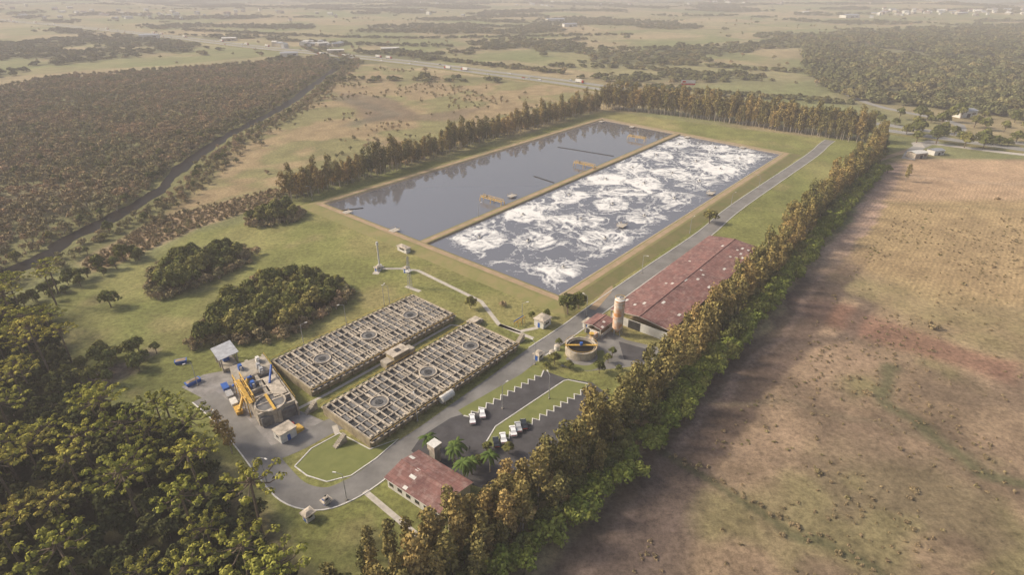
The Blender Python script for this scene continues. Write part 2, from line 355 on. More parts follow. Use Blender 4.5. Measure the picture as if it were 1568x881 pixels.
DN=A1+(A2-A1)*.505;DF=A4+(A3-A4)*.47
poly('settling_pond_water',[tuple(A1),tuple(DN),tuple(DF),tuple(A4)],.7,M['wcalm'])
nu,nv=700,300
U,Vv=np.meshgrid(np.linspace(0,1,nu),np.linspace(0,1,nv));U=U.ravel();Vv=Vv.ravel()
def bil(U,V,a=DN,b=DF,c=A2,d=A3):
    P0=a[None]*(1-U)[:,None]+b[None]*U[:,None];P1=c[None]*(1-U)[:,None]+d[None]*U[:,None]
    return P0*(1-V)[:,None]+P1*V[:,None]
P=bil(U,Vv);px,py=P[:,0],P[:,1]
AER=[]
for i in range(7):
    for j in range(3):
        uu=.09+.135*i+.03*(j%2)+R.uniform(-.015,.015);vv=.2+.3*j+R.uniform(-.04,.04)
        AER.append(bil(np.array([uu]),np.array([vv]))[0])
w1=fbm(px/13,py/13,91,4)-.5;w2_=fbm(px/13,py/13,92,4)-.5
qx=px+w1*17;qy=py+w2_*17
def web(s,sd): return np.clip(1-np.abs(fbm(qx/s,qy/s,sd,3)-.5)*8,0,1)
env=np.zeros(len(px));rad=np.zeros(len(px))
for i,a_ in enumerate(AER):
    d=np.hypot(px-a_[0]+w1*11,py-a_[1]+w2_*11);rr=R.uniform(11,15)
    e_=np.exp(-(d/rr)**4)*R.uniform(.75,1.0)
    th=np.arctan2(py-a_[1]+w2_*11,px-a_[0]+w1*11)
    ray=.5+.5*np.cos(th*R.integers(8,13)+w1*12+d*.15);rg=np.exp(-((d-rr*.78)/2.4)**2)
    k_=e_>env;rad=np.where(k_,np.maximum(rg*1.05,ray*np.exp(-((d-rr*.42)/3.8)**2)),rad);env=np.maximum(env,e_)
W1=web(8,44);W2=web(3.4,46);bl=sstep(.5,.68,fbm(qx/22,qy/22,48,3))
far=sstep(.4,.8,U)
foam=env*(.17+.52*rad+.42*np.maximum(W1*.8,W2*.85))+(1-env)*(.46*W1+.30*W2)+bl*.18+far*(.10+.2*W2)
foam+=(fbm(px/40,py/40,13,2)-.5)*.45
edge=np.minimum(np.minimum(U,1-U)*300,np.minimum(Vv,1-Vv)*90)
foam*=.40+.60*sstep(0,10,edge)
idx=np.arange(nu*nv).reshape(nv,nu);F=np.stack([idx[:-1,:-1].ravel(),idx[1:,:-1].ravel(),idx[1:,1:].ravel(),idx[:-1,1:].ravel()],1)[:,::-1].copy()
me=mesh_np('aeration_pond_water',np.stack([px,py,np.full(len(px),.7)],1),F,[M['waer']])
a=me.attributes.new('foam','FLOAT','POINT');a.data.foreach_set('value',foam.astype(np.float32));place('aeration_pond_water',me,0,0)
def offq(Q,d):
    n_=len(Q);L=[]
    for i in range(n_):
        a=np.array(Q[i],float);b_=np.array(Q[(i+1)%n_],float);t=(b_-a)/np.linalg.norm(b_-a);nn=np.array([t[1],-t[0]]);L.append((a+nn*d,t))
    out=[]
    for i in range(n_):
        p,t=L[i-1];q,s=L[i];A=np.array([[t[0],-s[0]],[t[1],-s[1]]]);k_=np.linalg.solve(A,q-p);out.append(p+t*k_[0])
    return out
o=Obj('pond_embankment')
prof=[(-1.2,.2),(1.2,1.55),(2.0,1.6),(5.0,1.6),(6.5,1.55),(12.5,.02)]
loops=[[(*q,zz) for q in offq(PW,d)] for d,zz in prof]
for i in range(len(prof)-1):
    V=loops[i]+loops[i+1];m_=['lining','grass','dirt','grass','grass'][i]
    o.add(['lining','verge','track','shoulder','slope'][i],m_,V,[(j,4+j,4+(j+1)%4,(j+1)%4) for j in range(4)])
o.finish()
t=(DF-DN)/np.linalg.norm(DF-DN);nn=np.array([-t[1],t[0]])
o=Obj('pond_divider_bank');pr=[(-4,.2),(-2.6,1.5),(-1.5,1.52),(1.5,1.52),(2.6,1.5),(4,.2)]
for i in range(5):
    V=[(*(DN-t*2+nn*pr[i][0]),pr[i][1]),(*(DN-t*2+nn*pr[i+1][0]),pr[i+1][1]),(*(DF+t*2+nn*pr[i+1][0]),pr[i+1][1]),(*(DF+t*2+nn*pr[i][0]),pr[i][1])]
    o.add(['lining','verge','track','verge_b','lining_b'][i],['lining','grass','dirt','grass','lining'][i],V,[(3,2,1,0)])
o.finish()
am=Obj('floating_aerator');am.cyl('float','white',0,0,-.1,.35,1.1,n=10);am.cyl('motor','grey',0,0,.35,1.2,.4,n=8)
for k_ in range(3): am.tube('arm','steel',(0,0,.5),(2*math.cos(k_*2.09),2*math.sin(k_*2.09),.1),.08)
ame=am.mesh()
for a_ in AER: place('floating_aerator',ame,a_[0],a_[1],R.uniform(0,6),.7)
for pl in ([(37,474),(55,462),(78,446)],[(15,394),(28,379)],[(-100,326),(-88,330)]):
    ribbon('floating_boom',pl,.9,.95,M['tyre'],h=.3)
def gantry(x_,y_,L_=20):
    g=Obj('yellow_pump_gantry',x_,y_,math.radians(-40))
    for sy in (-1.2,1.2):
        g.tube('frame','yellow',(-L_/2,sy,3.2),(L_/2,sy,3.2),.14);g.tube('frame','yellow',(-L_/2,sy,4.4),(L_/2,sy,4.4),.11)
        k_=-L_/2
        while k_<L_/2-.1:
            g.tube('frame','yellow',(k_,sy,3.2),(k_+1.25,sy,4.4),.06);g.tube('frame','yellow',(k_+1.25,sy,4.4),(k_+2.5,sy,3.2),.06);k_+=2.5
        for lx in (-L_/2,0,L_/2): g.tube('legs','yellow',(lx,sy*1.6,0),(lx,sy,3.2),.2)
    for kx in range(int(L_/1.5)): g.box('deck_slats','yellow',-L_/2+kx*1.5+.4,0,3.22,3.30,.5,2.2)
    g.cyl('motor','grey',-L_/4,0,3.4,4.8,.6,n=10);g.finish()
gantry(-12,339,17);gantry(52,415,17);gantry(105,497,16)
def deck(x_,y_,a_=ga):
    d=Obj('pond_service_deck',x_,y_,a_);d.box('slab','path',0,0,1.5,1.75,5,4)
    for sx in(-2.3,2.3):
        for sy in(-1.8,1.8): d.tube('rail','yellow',(sx,sy,1.7),(sx,sy,2.8),.06)
    d.tube('rail','yellow',(-2.3,-1.8,2.8),(2.3,-1.8,2.8),.06);d.tube('rail','yellow',(-2.3,1.8,2.8),(2.3,1.8,2.8),.06);d.box('legs','conc',0,0,0,1.5,1.2,1.2);d.finish()
for p in ((-95,321),(-63,293),(85,568),(110,545),(150,505),(185,470),(0,350),(60,300),(125,355)): deck(*p)

# ---------------------------------------------------------------- roads
ribbon('plant_road',ROAD,7.6,.03,M['asph']);kerb('plant_road_kerb',ROAD[:9],sm=True,off=3.9);kerb('plant_road_kerb',ROAD[:9],sm=True,off=-3.9);kerb('plant_road_kerb',ROAD[12:],sm=True,off=3.9)
poly('equipment_yard',[(-110,158),(-106,165),(-95,169),(-84,164),(-71,148),(-63,144),(-56,140),(-60,133),(-66,126),(-76,131),(-95,149)],.022,M['yard'])
ISL=[(-60.5,122),(-58,129),(-51.5,135.5),(-41,128.7),(-33.5,133),(-38.5,125),(-44,118.5),(-50,116.3),(-56,118.5)]
poly('lawn_island',ISL,.045,M['lawng'])
kerb('lawn_island_kerb',ISL,closed=True)
ribbon('yard_access_road',[(-70,126),(-63,131),(-56,138),(-52,141)],7,.026,M['asph'])
PARK=[(-27,134),(-19,142.5),(-12.5,145.5),(11,167.5),(18,163),(27,160.5),(32,153),(24,140),(8,124),(-8,114),(-19,119),(-29,128)]
poly('parking_lot',PARK,.034,M['asphd'])
MED=[(-8,130.5),(-5,138.5),(17.5,161.5),(19,162),(26,159.5),(22,154.5),(0,136.5),(-4.5,129.5)]
poly('parking_median_lawn',MED,.06,M['lawng']);kerb('parking_median_kerb',MED[:5])
def saw(name,p,q,side,step=3.1,dep=2.0):
    p=np.array(p,float);q=np.array(q,float);t_=(q-p);L_=np.linalg.norm(t_);t_/=L_;nn_=np.array([-t_[1],t_[0]])*side;pts=[]
    k_=int(L_/step)
    for i in range(k_):
        pts.append(tuple(p+t_*i*step));pts.append(tuple(p+t_*(i*step+step*.35)+nn_*dep))
    pts.append(tuple(q))
    kerb(name,pts,w=.45);
    return pts
s1=saw('parking_sawtooth_kerb',(-15,143.5),(11,167.5),-1);s2=saw('parking_sawtooth_kerb',(-3,134),(25,158.5),-1)
poly('parking_verge_lawn',s1+[(8,170),(-17,146)],.055,M['lawng']);poly('parking_verge_lawn',s2+[(22,159.5),(-4,136.5)],.065,M['lawng'])
poly('service_apron',[(34,198),(43,187),(56,181),(52,172),(38,169),(26,167),(17,170),(24,184)],.026,M['asph'])
poly('bay_pavement',[(40,186),(51,180),(49,172),(40,174)],.04,M['asphd'])
ribbon('lawn_round_bed',[(20,183),(17,177),(20,171),(27,169),(32,174),(32,180)],3,.05,M['lawng'])
ribbon('bank_ramp_track',[(39,241),(43,230),(38,219),(33,210)],3,.09,M['dirt'])
for pl,w_ in (([(-62,249),(-53,249),(-44,247),(-13,217),(-5,198),(8,188)],1.8),([(-5,198),(3,193),(10,196)],2),([(-63,243),(-62,252)],3),([(-40,226),(-47,231)],2),([(-54,139),(-50,131)],1.6),([(-39,113),(-22,98)],1.6)):
    ribbon('footpath',pl,w_,.035,M['path'],sm=False)
ribbon('tank_verge_path',[(-74,140),(-60,155),(-24,198),(-16,196)],1.2,.036,M['path'],sm=False)
zf=lambda a,b:hz(a,b)
ribbon('highway_embankment',HWY,46,.8,M['grass'],zf=zf,h=1.0)
for of in (-12,12): ribbon('highway_carriageway',HWY,12.5,1.0,M['hwy'],off=of,zf=zf)
for of in (-12,12):
    for d_ in (-5.8,5.8): ribbon('highway_edge_line',HWY,.35,1.03,M['white'],off=of+d_,zf=zf)
ribbon('country_road',[(331,477),(345,490),(400,452),(470,425),(560,400)],8,.1,M['path'])
ribbon('country_road',[(300,440),(331,477),(420,560),(394,670),(431,857),(520,1100),(640,1400)],9,.09,M['hwy'])
ribbon('field_track',[(331,477),(318,468),(280,440),(262,425)],5,.08,M['dirt'])

# ---------------------------------------------------------------- reactors
def reactor(x_,y_,L_,W_,ang,nc=6,nr=27):
    o=Obj('reactor_tank',x_,y_,ang);H_=3.0
    for s in (-1,1):
        o.box('walls','stain',0,s*(W_/2-.2),0,H_+.12,L_,.4);o.box('walls','stain',s*(L_/2-.2),0,0,H_+.10,.4,W_-.8)
        for k_ in range(14):
            xx=-L_/2+2+k_*(L_-4)/13;o.box('buttresses','stain',xx,s*(W_/2+.25),0,2.7,.5,.5)
        o.box('gallery','cream',0,s*(W_/2+.55),2.3,2.45,L_,1.1)
        for k_ in range(nr):
            xx=-L_/2+(k_+.5)*L_/nr;o.box('gallery_boxes','cream',xx,s*(W_/2-.75),H_,H_+.45,.8,.7)
            o.box('gallery_boxes','dark',xx,s*(W_/2+.55),2.45,2.9,1.1,.7)
    o.box('water','dark',0,0,.5,2.5,L_-.8,W_-.8)
    cw=(W_-.8)/nc;cl=(L_-.8)/nr;circ=(-L_*.31,0,L_*.31)
    for j in range(nc+1):
        o.box('beams','cream',0,-W_/2+.4+j*cw,2.4,H_+.05,L_-.8,.28)
    for i in range(nr+1):
        o.box('beams','cream',-L_/2+.4+i*cl,0,2.4,H_,.32 if i%3 else .7,W_-.8)
    for i in range(nr):
        for j in range(nc):
            xx=-L_/2+.4+(i+.5)*cl;yy=-W_/2+.4+(j+.5)*cw
            if any((xx-c_)**2+yy**2<12 for c_ in circ): continue
            r=random.random()
            if r<.14: o.box('slats','cream',xx,yy,2.4,2.9,.30,cw*.8)
            elif r<.60: o.box('slats','grey',xx+.25,yy,2.4,2.85,.9,cw*.78)
            elif r<.74: o.box('slats','conc',xx-.2,yy,2.4,2.88,.5,cw*.7)
    for c_ in circ:
        o.ring('manways','cream',c_,0,2.4,3.35,3.1,2.7);o.cyl('manway_covers','grey',c_,0,2.4,3.1,2.72,n=28);o.cyl('manway_covers','dark',c_,0,3.1,3.2,1.3,n=12)
        o.box('manways','cream',c_,4.6,H_,3.15,.8,3.2)
    for s in (-1,1):
        for k_ in range(17):
            xx=-L_/2+k_*L_/16;o.tube('railing','yellow',(xx,s*(W_/2+1.05),2.45),(xx,s*(W_/2+1.05),3.5),.05,n=4)
        o.tube('railing','yellow',(-L_/2,s*(W_/2+1.05),3.5),(L_/2,s*(W_/2+1.05),3.5),.05,n=4)
    o.finish()
reactor(-53.2,185.3,64.5,24.5,math.radians(49.2));reactor(-28.3,162.3,67,23,math.radians(50.2))
o=Obj('distribution_chamber',-40.5,173.8,math.radians(50));o.box('chamber','stain',0,0,0,4,7,4.5);o.box('top_slab','cream',0,0,4,4.25,7.6,5);o.box('hatch','dark',0,0,4.25,4.35,2,2);o.box('wing','conc',-5,0,0,2.5,3,3.5);o.box('wing','conc',5,0,0,2.8,3,3.5);o.finish()
o=Obj('outlet_channel',-15,198,math.radians(50));o.box('channel','conc',0,0,0,2.2,5,3);o.box('lid','cream',0,0,2.2,2.35,5.4,3.4);o.box('step','conc',3.5,0,0,1.0,2,2);o.finish()
for p in ((-63,146),(-50,131),(3,186)):
    o=Obj('tank_access_stair',p[0],p[1],math.radians(50))
    for k_ in range(8): o.box('steps','conc',-2+k_*.5,0,0,.35*(k_+1),.5,1.6)
    o.finish()
# ---------------------------------------------------------------- headworks
o=Obj('headworks_screening_plant',-81,154,math.radians(-52))
o.box('channel_walls','conc',0,0,0,4.5,34,1.0);o.box('channel_walls','conc',0,5.5,0,4.6,34,.5);o.box('channel_walls','conc',0,-5.5,0,4.4,30,.5)
for k_ in range(8): o.box('cross_walls','cream',-15+k_*4.3,0,0,4.75,.6,11)
o.box('channel_water','grey',0,0,.2,3.4,33,10.6);o.box('deck','conc',-11,0,4.55,4.85,9,11.6);o.box('deck','cream',4,3,4.6,4.9,12,4)
o.cyl('grit_tank','conc',12,-1,0,4.6,4.6,n=28);o.cyl('grit_tank','grey',12,-1,4.6,4.65,4.1,n=28);o.ring('grit_tank_rim','cream',12,-1,4.5,5.1,4.6,4.2)
o.box('bridge','yellow',12,-1,5.1,5.3,9.4,.8)
for yy in (-6.8,-4.6):
    for xx in (-6,-1,4,9): o.tube('yellow_frame','yellow',(xx,yy,0),(xx,yy,7.4),.16)
    o.tube('yellow_frame','yellow',(-6,yy,7.4),(9,yy,7.4),.2);o.tube('yellow_frame','yellow',(-6,yy,5),(9,yy,5),.14)
    for xx in (-6,-1,4): o.tube('yellow_frame','yellow',(xx,yy,5),(xx+5,yy,7.4),.1)
o.box('walkway','yellow',1.5,-5.7,5.0,5.12,15,1.2)
o.tube('screw_conveyor','yellow',(-4,-3,5.5),(6,-9,2.0),.5,n=8);o.tube('screw_conveyor','blue',(-9,-7,1.5),(-3,-2,6.5),.45,n=8);o.tube('screw_conveyor','blue',(2,2,5),(-4,5,7.5),.35,n=8)
for xx,yy,m_ in ((-12,-3,'blue'),(-9,2,'steel'),(-13,3,'white'),(-6,2,'steel'),(0,-2.5,'blue')):
    o.box('machines',m_,xx,yy,4.85,6.6,1.8,1.5,tx=.8,ty=.7);o.cyl('machines','steel',xx+1.2,yy,4.85,6.3,.4,n=8)
for xx in (-12,-7,-2,3):
    o.box('skips',['blue','steel','white','yellow'][int((xx+12)/5)],xx+1,-9,0,1.4,3.2,1.8,tx=1.15,ty=1.1);
for i in range(10): o.tube('railing','yellow',(-16+i*3.4,5.8,4.6),(-16+i*3.4,5.8,5.7),.05,n=4)
o.tube('railing','yellow',(-16,5.8,5.7),(15,5.8,5.7),.06,n=4);o.finish()
o=Obj('screenings_shed',-100,171,math.radians(-50))
for sx in(-4.0,0,4.0):
    for sy in(-2.6,2.6): o.box('columns','conc',sx,sy,0,6.2 if sy>0 else 5.6,.4,.4)
o.add('roof','metalroof',[(-4.8,-3.4,5.7),(4.8,-3.4,5.7),(4.8,3.4,6.5),(-4.8,3.4,6.5),(-4.8,-3.4,5.5),(4.8,-3.4,5.5),(4.8,3.4,6.3),(-4.8,3.4,6.3)],[(0,1,2,3),(7,6,5,4),(0,4,5,1),(1,5,6,2),(2,6,7,3),(3,7,4,0)])
o.box('plinth','conc',0,0,0,1.2,8.4,4.8);o.box('bin','blue',-2,0,1.2,2.6,3,2);o.finish()
o=Obj('waste_skip',-117,172,.4);o.box('body','blue',0,0,0,1.3,3.4,1.8,tx=1.15,ty=1.15);o.box('contents','dirt',0,0,1.3,1.5,3.2,1.7,tx=.5,ty=.5);o.finish()
o=Obj('waste_skip',-107,160,.9);o.box('body','blue',0,0,0,1.3,4.4,1.8,tx=1.1,ty=1.15);o.box('contents','dirt',0,0,1.3,1.6,4,1.7,tx=.5,ty=.5);o.finish()
o=Obj('pump_house',-67,134,math.radians(50));o.box('walls','white',0,0,0,3.2,5,4);o.box('roof','cream',0,0,3.2,3.45,5.6,4.6);o.box('door','blue',0,-2.02,0,2.1,1,.06);o.box('windows','glass',-2.52,0,1.4,2.2,.06,1.4);o.box('loading_dock','yellow',4,0,0,1,2.5,3);o.box('beacon_box','red',4,3,0,1.1,1,1);o.finish()
# ---------------------------------------------------------------- buildings
def shed(name,x_,y_,L_,W_,ang,H_,rise,roof='redroof',sky=0,open_=False):
    o=Obj(name,x_,y_,ang)
    if open_:
        nb=int(L_/6)
        for i in range(nb+1):
            for s in (-1,1): o.box('columns','conc',-L_/2+.6+i*(L_-1.2)/nb,s*(W_/2-.6),0,H_-.2,.45,.45)
        o.box('low_wall','white',0,-W_/2+.4,0,1.4,L_-1.5,.25);o.box('low_wall','white',0,W_/2-.4,0,1.4,L_-1.5,.25)
        o.box('end_wall','white',-L_/2+.5,0,0,H_-1.6,.25,W_-2);o.box('end_wall','white',L_/2-.5,0,0,H_-1.6,.25,W_-2)
        o.box('interior_heaps','dirt',0,0,0,1.8,L_*.85,W_*.6,tx=.9,ty=.4);o.box('gate','dark',-L_/2+.36,2,0,H_-1.7,.06,W_*.2)
    else:
        o.box('walls','white',0,0,0,H_,L_-1.2,W_-1.2)
        k_=-L_/2+2
        while k_<L_/2-1.5:
            for s in(-1,1): o.box('windows','glass',k_,s*(W_/2-.59),1.1,2.2,1.6,.06);o.box('window_sills','conc',k_,s*(W_/2-.53),1.0,1.09,1.8,.16)
            k_+=3.2
        o.box('door','blue',-L_/2+.59,0,0,2.1,.06,1.2)
    hl,hw=L_/2,W_/2;t_=.18
    o.add('roof',roof,[(-hl,-hw,H_),(hl,-hw,H_),(hl,0,H_+rise),(-hl,0,H_+rise),(hl,hw,H_),(-hl,hw,H_)],[(0,1,2,3),(3,2,4,5)])
    o.add('roof_underside','conc',[(-hl,-hw,H_-t_),(hl,-hw,H_-t_),(hl,0,H_+rise-t_),(-hl,0,H_+rise-t_),(hl,hw,H_-t_),(-hl,hw,H_-t_)],[(3,2,1,0),(5,4,2,3)])
    o.add('fascia','white',[(-hl,-hw,H_),(-hl,0,H_+rise),(-hl,hw,H_),(-hl,-hw,H_-t_),(-hl,0,H_+rise-t_),(-hl,hw,H_-t_),(hl,-hw,H_),(hl,0,H_+rise),(hl,hw,H_),(hl,-hw,H_-t_),(hl,0,H_+rise-t_),(hl,hw,H_-t_)],[(0,3,4,1),(1,4,5,2),(6,7,10,9),(7,8,11,10),(0,6,9,3),(2,5,11,8)])
    for i in range(sky):
        xx=random.uniform(-hl*.9,hl*.9);yy=random.uniform(-hw*.9,hw*.9);zz=H_+rise*(1-abs(yy)/hw);dz=rise/hw*.5*(1 if yy<0 else -1);w_=random.uniform(.5,1.2)
        o.add('skylights','white',[(xx-w_,yy-.5,zz-dz+.05),(xx+w_,yy-.5,zz-dz+.05),(xx+w_,yy+.5,zz+dz+.05),(xx-w_,yy+.5,zz+dz+.05)],[(0,1,2,3)])
    o.tube('ridge_cap','redroof' if roof=='redroof' else 'white',(-hl,0,H_+rise+.02),(hl,0,H_+rise+.02),.22)
    return o.finish()
shed('sludge_drying_shed',79.5,231,98,26,math.radians(50.8),5.2,1.5,sky=22,open_=True)
shed('canopy_annex',33.5,194,10,8,math.radians(50.8),4,.7,open_=True,sky=2)
shed('office_building',-22,113.5,20,13,math.radians(-37),3.6,1.3,sky=4)
o=Obj('water_tower',-21.5,124,math.radians(50));o.box('shaft','conc',0,0,0,5,2.2,2.2);o.box('tank','cream',0,0,5,6.6,2.8,2.8);o.box('lid','white',0,0,6.6,6.75,3,3);o.finish()
o=Obj('lime_silo',40,191,0)
for k_ in range(4): o.tube('legs','steel',(1.5*math.cos(k_*1.57+.7),1.5*math.sin(k_*1.57+.7),0),(1.5*math.cos(k_*1.57+.7),1.5*math.sin(k_*1.57+.7),3.2),.16)
o.cyl('cone','orange',0,0,1.2,3.2,.4,1.9);o.cyl('body','orange',0,0,3.2,15.2,1.9,n=24);o.ring('band','white',0,0,14.2,14.5,1.96,1.7);o.ring('band','white',0,0,8.2,8.4,1.96,1.7);o.cyl('dome','white',0,0,15.2,15.9,1.9,.5,n=24);o.cyl('vent','steel',0,0,15.9,16.5,.3,n=8)
o.tube('ladder','steel',(2.0,0,0),(2.0,0,15.5),.07);o.tube('ladder','steel',(2.0,.5,0),(2.0,.5,15.5),.07)
for k_ in range(30): o.tube('ladder','steel',(2.0,0,.5*k_+.4),(2.0,.5,.5*k_+.4),.03,n=4)
o.ring('top_rail','yellow',0,0,16.2,16.3,1.9,1.8)
o.finish()
o=Obj('sludge_thickener_tank',25,178.5,0);o.ring('wall','cream',0,0,0,3.2,5.7,5.3,36);o.cyl('water','wriver',0,0,2.3,2.5,5.3,n=36);o.ring('weir','conc',0,0,2.3,2.9,4.8,4.6,36);o.box('bridge','yellow',0,0,3.2,3.4,11.4,.8);o.cyl('drive','blue',0,0,3.4,4.4,.6,n=10)
for k_ in range(16): o.tube('railing','yellow',(5.8*math.cos(k_*.393),5.8*math.sin(k_*.393),2.3),(5.8*math.cos(k_*.393),5.8*math.sin(k_*.393),4.1),.05,n=4)
o.ring('railing_top','yellow',0,0,4.05,4.13,5.84,5.76,36);o.finish()
def hut(name,x_,y_,lx,ly,h_,ang=ga,roof='cream',wall='white'):
    o=Obj(name,x_,y_,ang);o.box('walls',wall,0,0,0,h_,lx,ly);o.box('roof',roof,0,0,h_,h_+.25,lx+.9,ly+.9,tx=.96,ty=.96);o.box('roof_top',roof,0,0,h_+.25,h_+.8,lx+.5,ly+.5,tx=.4,ty=.3)
    o.box('door','blue',-lx/2-.02,0,0,2.1,.05,1);o.box('windows','glass',0,-ly/2-.02,1.2,2.1,lx*.5,.05);o.box('windows','glass',lx*.2,ly/2+.02,1.2,2.1,lx*.3,.05);o.finish()
hut('control_hut',12,198,5,4.5,3.2);hut('pond_kiosk',-54,269,7,2.6,2.4,math.radians(-42));hut('meter_hut',9.5,174.5,2.6,2.2,2.4);hut('gate_hut',-51,104,2.2,2,2.2);hut('gate_hut',-48,109,1.6,1.2,1.2)
hut('valve_house',30,197,4,3,2.2);hut('switch_hut',-49,245,2,2,2.4);hut('switch_hut',-62.5,247,2.6,2,1.8)
o=Obj('chlorine_tank',-21,151,math.radians(50))
o.tube('vessel','white',(-2.6,0,1.7),(2.6,0,1.7),1.3,n=16);o.box('cradle','conc',-1.6,0,0,.8,.5,2);o.box('cradle','conc',1.6,0,0,.8,.5,2);o.finish()
for p in ((16.5,180.5),(14.5,177)):
    o=Obj('chemical_tank',p[0],p[1]);o.cyl('body','white',0,0,0,1.8,1.1);o.cyl('lid','cream',0,0,1.8,2.1,1.1,.3);o.finish()
o=Obj('pipe_rack',3,198.5,ga)
for s in(-2,0,2):
    o.tube('posts','yellow',(s,-1,0),(s,-1,2.2),.12);o.tube('posts','yellow',(s,1,0),(s,1,2.2),.12);o.tube('posts','yellow',(s,-1,2.2),(s,1,2.2),.12)
o.tube('pipe','yellow',(-3,-.4,2.4),(3,-.4,2.4),.22);o.tube('pipe','blue',(-3,.5,2.4),(3,.5,2.4),.18);o.finish()
o=Obj('sludge_press_unit',31,188,ga);o.box('base','conc',0,0,0,.6,5,3);o.box('press','orange',0,0,.6,2.2,3.5,1.6,tx=.9,ty=.7);o.cyl('hopper','yellow',-2,0,2.2,3.4,.5,1.0);o.finish()
lp=Obj('street_lamp');lp.tube('pole','steel',(0,0,0),(0,0,9),.14,.08,n=8);lp.tube('arm','steel',(0,0,9),(1.8,0,9.5),.06,n=6);lp.box('lamp','white',2.1,0,9.42,9.6,.9,.35);lp.box('base','conc',0,0,0,.4,.5,.5);lm=lp.mesh()
for i,(a_,b_) in enumerate([(-43,110),(-77,183),(-65,198),(-53,213),(4,199),(-19,314),(-51,214),(-105,159),(-29,141),(-123,346),(8,171),(-3,147),(12,152),(30,205),(60,244),(95,292),(130,332),(160,368),(-66,116),(-88,136)]):
    place('street_lamp',lm,a_,b_,R.uniform(0,6))
o=Obj('lattice_mast',-45,230,ga)
for sx in(-.7,.7):
    for sy in(-.7,.7): o.tube('legs','steel',(sx,sy,0),(sx*.4,sy*.4,15),.09)
for k_ in range(7):
    f=1-.6*k_/7;g_=1-.6*(k_+1)/7
    for s in(-1,1): o.tube('bracing','steel',(-.7*f,s*.7*f,k_*15/7),(.7*g_,s*.7*g_,(k_+1)*15/7),.05,n=4);o.tube('bracing','steel',(s*.7*f,-.7*f,k_*15/7),(s*.7*g_,.7*g_,(k_+1)*15/7),.05,n=4)
o.box('platform','white',0,0,8,8.2,2.4,2.4);o.tube('rod','steel',(0,0,15),(0,0,18),.05);o.finish()
o=Obj('elevated_tank_tower',-62.5,250.5,0);o.cyl('column','white',0,0,0,12,.45,.32);o.cyl('base','white',0,0,0,1.2,1.4,1.2);o.cyl('head','white',0,0,11.5,13,.7,.5);o.tube('aerial','steel',(0,0,13),(0,0,15.5),.05);o.finish()
o=Obj('wooden_utility_pole',-101,124,0);o.tube('pole','bark',(0,0,0),(0,0,19),.3,.2,n=8);o.tube('crossarm','bark',(-1.2,0,18),(1.2,0,18),.12);o.finish()
o=Obj('billboard',217,758,math.radians(-10));o.box('panel','white',0,0,6,12,17,.5);o.box('red_band','red',0,-.28,6.2,8.3,16.6,.05);o.box('logo','red',-5,-.28,9,11.2,4,.05)
for s in(-6,-2,2,6): o.tube('posts','steel',(s,.3,0),(s,.3,6.5),.3)
o.finish()
# ---------------------------------------------------------------- vehicles
def carmesh(name,paint):
    o=Obj(name);prof=[(-2.15,.3),(-2.2,.75),(-2.1,1.0),(-1.3,1.05),(-.75,1.48),(.65,1.48),(1.25,1.02),(2.0,.9),(2.2,.65),(2.15,.3)]
    def ext(part,m,pr,w0,w1f):
        n_=len(pr);V=[(a_,-w1f(b_)*w0,b_) for a_,b_ in pr]+[(a_,w1f(b_)*w0,b_) for a_,b_ in pr]
        o.add(part,m,V,[tuple(range(n_)),tuple(range(2*n_-1,n_-1,-1))]+[(i,n_+i,n_+(i+1)%n_,(i+1)%n_) for i in range(n_)])
    ext('body',paint,prof,.87,lambda z_:1 if z_<1.1 else .78)
    ext('glass','glass',[(-1.22,1.06),(-.8,1.43),(-.7,1.44),(.6,1.44),(.68,1.43),(1.18,1.06)],.895,lambda z_:1 if z_<1.1 else .79)
    o.box('windscreen','glass',.93,0,1.12,1.38,.5,1.3,tx=.3);o.box('lights','white',2.16,0,.62,.78,.1,1.5);o.box('tail','red',-2.18,0,.7,.85,.08,1.5)
    for sx in(-1.35,1.35):
        for sy in(-.82,.82):o.tube('wheels','tyre',(sx,sy-.1,.32),(sx,sy+.1,.32),.33,n=12)
    return o.mesh()
cars={c_:carmesh('car_'+c_,'car'+c_) for c_ in('white','black','red','sil')}
for p,c_ in (((-12.2,141.2),'white'),((-9.3,144),'white'),((-2.6,132.8),'white'),((.3,135.8),'white'),((3.6,138.8),'black'),((1.9,137.6),'sil')):
    place('parked_car',cars[c_],p[0],p[1],math.radians(98),.04,1.05)
place('parked_car',cars['black'],-4.6,131,math.radians(98),.04)
o=Obj('truck')
o.box('chassis','tyre',0,0,.6,.9,12,2.2);o.box('cargo_box','white',-1.4,0,.95,3.9,9.2,2.5);o.box('cab','carred',4.9,0,.8,3.1,2.2,2.4,tx=.85,ty=.95);o.box('windscreen','glass',6.0,0,1.8,2.7,.1,2.1)
for sx in(-5,-3.8,-1,4.8):
    for sy in(-1.1,1.1):o.tube('wheels','tyre',(sx,sy-.15,.5),(sx,sy+.15,.5),.5,n=10)
tm=o.mesh()
HP=smooth_pl(HWY,12);HN=normals(HP);cum=np.concatenate([[0],np.cumsum(np.linalg.norm(np.diff(HP,axis=0),axis=1))])
s_=600.
while s_<cum[-1]-300:
    j=np.searchsorted(cum,s_);side=random.choice([-1,1]);off=side*12+random.choice([-2.5,2.5]);p=HP[j]+HN[j]*off
    a_=math.atan2(-HN[j][0],HN[j][1])+(0 if side>0 else math.pi)
    big=random.random()<.33
    place('truck' if big else 'car',tm if big else cars[random.choice(['white','white','red','sil','black'])],p[0],p[1],a_,float(hz(p[:1],p[1:])[0])+1.02,1.1)
    s_+=random.uniform(12,60)
